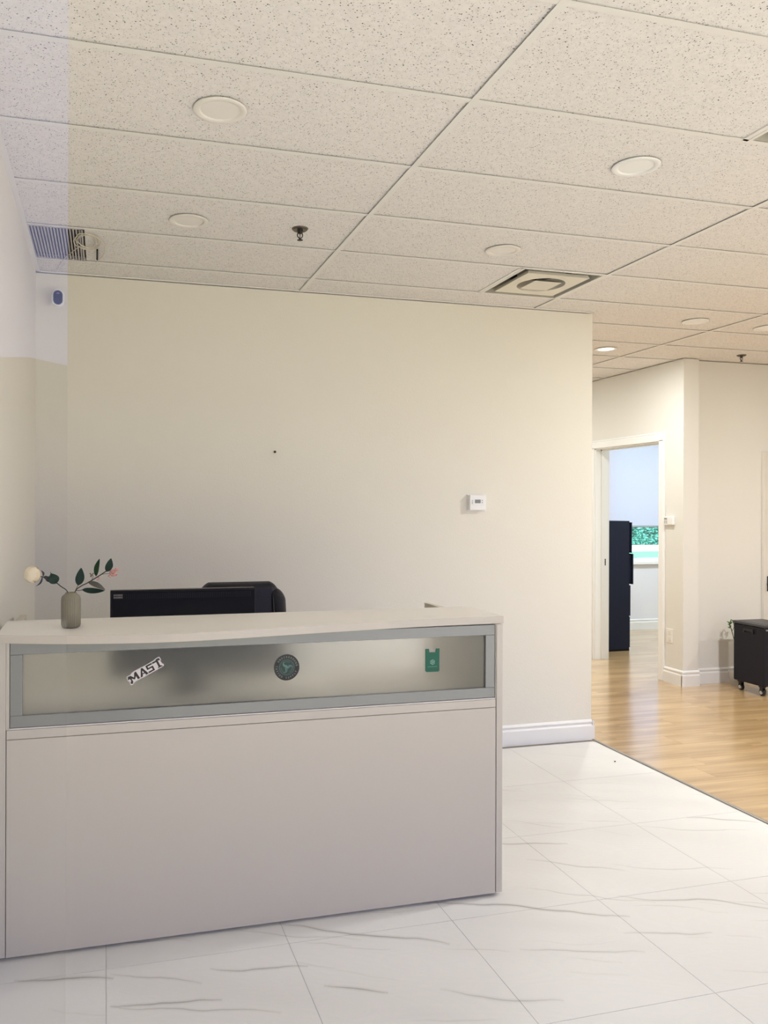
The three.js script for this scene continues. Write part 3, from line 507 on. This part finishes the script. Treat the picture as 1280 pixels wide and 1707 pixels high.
{ // leafy branch with pink berries leaning right
  const t = thing('berry_branch', 'leafy green branch with pink berries leaning right out of the vase', 'flower', [VX + 0.006, DT + 0.008, VZ]);
  const stemM = M(0.035, 0.03, 0.018, 0.6), r = rng(8);
  part('stem', [tube([[VX + 0.006, DT + 0.01, VZ], S(-0.1, 1.186), S(-0.082, 1.203), S(-0.06, 1.214), S(-0.03, 1.232), S(0.005, 1.255)], 0.0019, 36, 7), tube([S(-0.1, 1.186), S(-0.094, 1.2), S(-0.088, 1.21)], 0.0012, 12, 6), tube([S(-0.097, 1.189), S(-0.085, 1.189), S(-0.07, 1.192)], 0.0012, 12, 6), tube([S(-0.01, 1.244), S(0.01, 1.246), S(0.03, 1.246, 0.006)], 0.0009, 12, 6), tube([S(-0.045, 1.224), S(-0.04, 1.236), S(-0.043, 1.247)], 0.0009, 12, 6)], stemM, t);
  leaf(S(-0.09, 1.207), S(-0.080, 1.268), 0.030, [0.2, 0, 1], leafMat[1], t, 0.08);
  leaf(S(-0.03, 1.238), S(-0.018, 1.299), 0.019, [-0.5, 0.1, 1], leafMat[0], t, 0.1);
  leaf(S(0.006, 1.253), S(0.021, 1.300), 0.026, [0.3, 0.1, 1], leafMat[1], t, 0.1);
  leaf(S(-0.077, 1.191), S(0.0, 1.186), 0.021, [0, 0.5, 1], leafMat[1], t, -0.1);
  leaf(S(-0.057, 1.218), S(0.002, 1.188), 0.020, [0.2, 0.5, 1], leafMat[2], t, 0.1);
  const b = [], ball = (x, y, k) => { const q = S(x, y, (r() - 0.5) * 0.014); b.push(new THREE.SphereGeometry(k, 8, 6).translate(...q)); };
  for (let i = 0; i < 20; i++) ball(0.031 + (r() - 0.5) * 0.026, 1.250 + (r() - 0.5) * 0.026, 0.0034 + 0.0016 * r());
  for (let i = 0; i < 5; i++) ball(0.018 + (r() - 0.5) * 0.012, 1.236 + (r() - 0.5) * 0.012, 0.0025);
  for (let i = 0; i < 5; i++) ball(-0.021 + (r() - 0.5) * 0.012, 1.229 + (r() - 0.5) * 0.01, 0.0026);
  part('berries', b, M(0.60, 0.30, 0.26, 0.6), t);
  const b2 = []; for (let i = 0; i < 7; i++) { const q = S(-0.043 + (r() - 0.5) * 0.014, 1.243 + (r() - 0.5) * 0.016, (r() - 0.5) * 0.01); b2.push(new THREE.SphereGeometry(0.0024, 8, 6).translate(...q)); }
  part('berries', b2, M(0.2, 0.14, 0.09, 0.5), t).userData.label = 'brownish berry buds';
}

// =====================================================================  behind the counter
{
  const t = thing('computer_monitor', 'black computer monitor seen from behind over the counter', 'monitor', [0.315, 0.747, -3.33]);
  const x0 = 0.022, x1 = 0.607, y1 = 1.146, y0 = 0.80, z = -3.3;
  part('back_shell', rb(x0, x1, y0, y1, z - 0.03, z, 0.004), blackPlastic, t);
  part('screen', bx(x0 + 0.012, x1 - 0.012, y0 + 0.02, y1 - 0.012, z - 0.0315, z - 0.0295), M(0.008, 0.008, 0.01, 0.12), t);
  part('bezel', [rb(x0, x1, y1 - 0.008, y1 + 0.001, z - 0.034, z + 0.0022, 0.002), rb(x0 - 0.001, x0 + 0.005, y0, y1, z - 0.034, z + 0.0022, 0.002), rb(x1 - 0.005, x1 + 0.001, y0, y1, z - 0.034, z + 0.0022, 0.002)], M(0.012, 0.011, 0.012, 0.35, { specularIntensity: 0.5 }), t);
  const ribs = []; for (let i = 0; i < 74; i++) { const x = x0 + 0.016 + i * 0.0075; ribs.push(bx(x, x + 0.0035, y1 - 0.036, y1 - 0.014, z - 0.001, z + 0.0016)); }
  part('vent_ribs', ribs, M(0.013, 0.013, 0.016, 0.4, { specularIntensity: 0.6 }), t);
  const slot = []; for (let i = 0; i < 7; i++) for (const y of [y1 - 0.0215, y1 - 0.031]) slot.push(rb(x0 + 0.0125 + i * 0.0052, x0 + 0.0150 + i * 0.0052, y, y + 0.007, z - 0.001, z + 0.0024, 0.0006));
  part('lit_slots', slot, M(0.42, 0.40, 0.37, 0.5), t);  // pale pieces: light shining through the vent slots, put into the colour
  part('bulge', rb(0.20, 0.43, 0.83, 1.03, z, z + 0.022, 0.01), blackPlastic, t);
  part('stand_neck', rb(0.285, 0.345, 0.752, 0.93, z + 0.02, z + 0.036, 0.005), blackPlastic, t);
  part('stand_base', lathe([[0, 0], [0.115, 0], [0.117, 0.004], [0.11, 0.009], [0.02, 0.012], [0, 0.012]], 0.315, 0.7472, z + 0.01, 40), blackPlastic, t);
}
{
  const cx = 0.655, cz = -3.86, t = thing('office_chair', 'black leather office chair behind the monitor', 'chair', [cx, 0, cz]);
  const leather = M(0.008, 0.007, 0.013, 0.36, { specularIntensity: 0.7, bumpMap: orangePeel, bumpScale: 0.0012 }), seam = M(0.008, 0.008, 0.01, 0.5);
  const cushion = (w, h, d, puff, f) => { const g = new RoundedBoxGeometry(w, h, d, 6, Math.min(d / 2.05, 0.05)), p = g.attributes.position; for (let i = 0; i < p.count; i++) { const x = p.getX(i) / (w / 2), y = p.getY(i) / (h / 2), z = p.getZ(i); p.setZ(i, z * (1 + puff * (1 - x * x) * (1 - y * y))); if (f) f(p, i, x, y); } g.computeVertexNormals(); return g; };
  // crowned back: the top edge rises in the middle and falls to round shoulders
  const dome = (p, i, x, y) => { const top = Math.max(0, y); p.setY(i, p.getY(i) - 0.04 * top * Math.pow(Math.abs(x), 2.8)); };
  part('backrest', cushion(0.40, 0.62, 0.10, 0.5, dome).rotateX(-0.13).translate(cx - 0.01, 0.822, cz - 0.05), leather, t);
  for (const k of [-1, 1]) part('side_bolster', cushion(0.085, 0.56, 0.13, 0.25, (p, i, x, y) => { const q = Math.max(0, y); p.setX(i, p.getX(i) - k * 0.02 * q * q); p.setY(i, p.getY(i) - 0.02 * q * (k * x > 0 ? x * x : 0)); }).rotateX(-0.13).rotateZ(0).translate(cx - 0.01 + k * 0.2, 0.798, cz - 0.045), leather, t);
  for (const k of [-1, 1]) part('piping', [tube([[cx - 0.01 + k * 0.158, 0.55, cz + 0.045], [cx - 0.01 + k * 0.160, 0.8, cz + 0.015], [cx - 0.01 + k * 0.158, 1.04, cz - 0.02], [cx - 0.01 + k * 0.155, 1.085, cz - 0.07]], 0.004, 24, 6)], seam, t);
  part('seat', cushion(0.5, 0.5, 0.10, 0.4).rotateX(Math.PI / 2).translate(cx, 0.47, cz + 0.2), leather, t);
  for (const k of [-1, 1]) part('armrest', [tube([[cx + k * 0.27, 0.45, cz + 0.25], [cx + k * 0.29, 0.6, cz + 0.27], [cx + k * 0.285, 0.66, cz + 0.2], [cx + k * 0.275, 0.66, cz + 0.02], [cx + k * 0.25, 0.62, cz - 0.05]], 0.018, 32, 8)], blackPlastic, t);
  part('gas_lift', [rod([cx, 0.1, cz + 0.18], [cx, 0.42, cz + 0.18], 0.028, 0.022), rb(cx - 0.1, cx + 0.1, 0.395, 0.425, cz + 0.08, cz + 0.28, 0.01)], darkMetal, t);
  for (let i = 0; i < 5; i++) { const a = i * 1.2566 + 0.3, e = [cx + 0.29 * Math.sin(a), 0.072, cz + 0.18 + 0.29 * Math.cos(a)];
    const l = part('leg', rod([cx, 0.1, cz + 0.18], e, 0.026, 0.016), blackPlastic, t); part('caster', [new THREE.CylinderGeometry(0.027, 0.027, 0.04, 18).rotateZ(Math.PI / 2).rotateY(a).translate(e[0], 0.0275, e[2]), rod([e[0], 0.03, e[2]], e, 0.006)], blackPlastic, l); }
}

// =====================================================================  hall and office
{
  const x0 = 5.0, x1 = 5.29, z0 = -5.483, z1 = -5.165, t = thing('file_cart', 'black rolling file cart on casters against the far wall', 'cart', [5.14, 0, -5.32]);
  const m = M(0.011, 0.011, 0.017, 0.5, { specularIntensity: 0.5 }), lidM = M(0.05, 0.05, 0.055, 0.42);
  part('bin', rb(x0, x1, 0.078, 0.545, z0, z1, 0.012, 3), m, t);
  const lid = part('lid', rb(x0 - 0.004, x1 + 0.004, 0.545, 0.566, z0 - 0.004, z1 + 0.004, 0.006, 3), lidM, t);
  part('lid_panel', rb(x0 + 0.03, x1 - 0.03, 0.5655, 0.5685, z0 + 0.03, z1 - 0.03, 0.001), lidM, lid);
  part('grip', [rb(x0 - 0.012, x0 + 0.002, 0.497, 0.52, -5.37, -5.265, 0.004), rb(x0 - 0.011, x0 + 0.002, 0.485, 0.5, -5.37, -5.355, 0.003), rb(x0 - 0.011, x0 + 0.002, 0.48, 0.5, -5.28, -5.265, 0.003)], M(0.007, 0.007, 0.008, 0.4), t);
  part('name_plate', rb(x0 + 0.02, x0 + 0.055, 0.52, 0.53, z1 - 0.001, z1 + 0.002, 0.001), M(0.3, 0.3, 0.31, 0.4), t);
  for (const [x, z] of [[x0 + 0.035, z0 + 0.05], [x1 - 0.035, z0 + 0.05], [x0 + 0.035, z1 - 0.05], [x1 - 0.035, z1 - 0.05]]) {
    const c = part('caster', [rb(x - 0.02, x + 0.02, 0.066, 0.08, z - 0.02, z + 0.02, 0.003), rb(x - 0.016, x - 0.010, 0.02, 0.068, z - 0.014, z + 0.014, 0.003), rb(x + 0.010, x + 0.016, 0.02, 0.068, z - 0.014, z + 0.014, 0.003), new THREE.CylinderGeometry(0.026, 0.026, 0.017, 24).rotateZ(Math.PI / 2).translate(x, 0.0265, z)], M(0.01, 0.01, 0.01, 0.4), t);
    part('hub', new THREE.CylinderGeometry(0.014, 0.014, 0.034, 18).rotateZ(Math.PI / 2).translate(x, 0.0265, z), M(0.5, 0.48, 0.45, 0.4), c);
  }
}
{
  const x = 5.145, z = -5.60, t = thing('potted_sprig', 'thin green sprig of a plant rising behind the black file cart', 'plant', [x, 0, z]);
  part('pot', lathe([[0, 0], [0.05, 0], [0.062, 0.11], [0.066, 0.115], [0.058, 0.115], [0.054, 0.1], [0, 0.1]], x, 0, z, 28), M(0.6, 0.58, 0.54, 0.6), t);
  const st = M(0.10, 0.15, 0.05, 0.6), lf = M(0.06, 0.13, 0.03, 0.55, { side: THREE.DoubleSide }), r = rng(15);
  part('stem', [tube([[x, 0.1, z], [x - 0.015, 0.28, z + 0.02], [x - 0.052, 0.40, z + 0.02], [x - 0.075, 0.47, z + 0.02], [x - 0.096, 0.535, z + 0.015]], 0.0035, 30, 6), tube([[x - 0.07, 0.455, z + 0.02], [x - 0.05, 0.49, z + 0.02], [x - 0.045, 0.53, z + 0.01]], 0.0024, 14, 6)], st, t);
  for (let i = 0; i < 16; i++) { const k = i / 16, b = i % 3 ? [x - 0.088 - 0.01 * r(), 0.475 + 0.06 * k, z + 0.018] : [x - 0.048, 0.5 + 0.03 * k, z + 0.015], a = r() * 6.3; leaf(b, [b[0] + 0.026 * Math.cos(a), b[1] + 0.012 + 0.022 * r(), b[2] + 0.018 * Math.sin(a)], 0.011, [0, 0.3, 1], lf, t); }
}
{
  const x0 = 4.90, x1 = 5.275, z0 = -7.68, z1 = -7.21, y1 = 1.352, t = thing('filing_cabinet', 'tall black filing cabinet standing inside the office doorway', 'cabinet', [5.09, 0, -7.44]);
  const m = M(0.010, 0.013, 0.030, 0.5, { specularIntensity: 0.4 });
  part('carcass', [rb(x0, x1, 0.02, y1, z0, z1, 0.003)], m, t);
  part('plinth', rb(x0 + 0.01, x1 + 0.005, 0, 0.024, z0 + 0.01, z1 - 0.004, 0.002), blackPlastic, t);
  const open = [0.012, 0.018, 0.052, 0.035];
  for (let i = 0; i < 4; i++) { const a = 0.035 + i * 0.328, b = a + 0.318, e = x1 + open[i];
    const d = part('drawer', [rb(x1 - 0.3, e - 0.015, a + 0.015, b - 0.02, z0 + 0.02, z1 - 0.02, 0.002), rb(e - 0.017, e, a, b, z0 + 0.004, z1 - 0.004, 0.003)], m, t);
    part('handle', [rb(e, e + 0.022, a + 0.17, a + 0.185, z0 + 0.14, z1 - 0.14, 0.003), rb(e, e + 0.022, a + 0.17, a + 0.205, z0 + 0.14, z0 + 0.15, 0.002)], darkMetal, d);
    part('label_holder', rb(e, e + 0.004, a + 0.22, a + 0.262, z0 + 0.18, z1 - 0.18, 0.001), M(0.5, 0.5, 0.52, 0.3), d);
    part('lock', rod([e - 0.001, b - 0.03, z1 - 0.05], [e + 0.012, b - 0.03, z1 - 0.05], 0.008), M(0.5, 0.5, 0.52, 0.3, { metalness: 0.6 }), d);
  }
}
{ // office window, roller shade, what lies outside
  const w = struct('window_6', [6.7, 0.83, -8.53]), fr = whiteGloss;
  part('frame', [bx(WX0, WX0 + 0.05, WY0, WY1, -8.58, -8.50), bx(WX1 - 0.05, WX1, WY0, WY1, -8.58, -8.50), bx(WX0, WX1, WY0, WY0 + 0.045, -8.58, -8.50), bx(WX0, WX1, WY1 - 0.05, WY1, -8.58, -8.50)], fr, w);
  part('pane', bx(WX0 + 0.05, WX1 - 0.05, WY0 + 0.045, WY1 - 0.05, -8.544, -8.538), new THREE.MeshPhysicalMaterial({ color: new THREE.Color().setRGB(0.80, 0.97, 0.93), roughness: 0, transmission: 1, thickness: 0, ior: 1.5 }), w);
  part('sill', rb(WX0 - 0.04, WX1 + 0.04, 0.80, WY0 + 0.003, -8.56, -8.405, 0.004), fr, w);
  const s = thing('roller_shade', 'white translucent roller shade drawn most of the way down the office window', 'blind', [6.72, 2.4, -8.47]);
  part('fabric', bx(WX0 + 0.01, WX1 - 0.01, 1.265, 2.42, -8.4695, -8.4685), new THREE.MeshPhysicalMaterial({ color: new THREE.Color().setRGB(0.92, 0.89, 0.95), roughness: 1, transmission: 0.6, thickness: 0, side: THREE.DoubleSide }), s);
  part('bottom_bar', rb(WX0 + 0.01, WX1 - 0.01, 1.252, 1.272, -8.475, -8.463, 0.003), M(0.35, 0.36, 0.38, 0.5), s);
  part('roller', rod([WX0 + 0.01, 2.425, -8.475], [WX1 - 0.01, 2.425, -8.475], 0.022), white, s);
  structMesh('lawn', bx(-10, 60, -0.17, -0.02, -24.2, -8.62), M(0.10, 0.19, 0.13, 0.95));
  structMesh('path', bx(-10, 60, -0.17, -0.015, -34, -24.2), M(0.75, 0.76, 0.74, 0.9));
  const hedge = (name, z, h, label, seed) => { const t = thing(name, label, 'hedge', [21, -0.015, z]), r = rng(seed), q = [];
    part('core', rb(10, 34, -0.015, h * 0.86, z - 0.35, z + 0.25, 0.1), M(0.03, 0.085, 0.07, 0.9), t);
    for (let i = 0; i < 5200; i++) { const x = 14 + 14 * r(), y = 0.02 + (h - 0.04) * r(), zz = z + 0.28 + 0.12 * (r() - 0.5), g = new THREE.PlaneGeometry(0.11, 0.06); g.rotateX(r() * 6); g.rotateY(r() * 6); g.translate(x, y, zz); q.push(g); }
    const f = part('foliage', q, M(0.10, 0.31, 0.27, 0.7, { side: THREE.DoubleSide }), t); f.userData.kind = 'stuff'; };
  hedge('low_hedge', -28.6, 0.24, 'low green hedge outside the office window, nearer row', 61);
  hedge('tall_hedge', -33.5, 1.25, 'taller green hedge outside the office window, farther row', 62);
}
scene.updateMatrixWorld(true);
renderer.render(scene, camera);
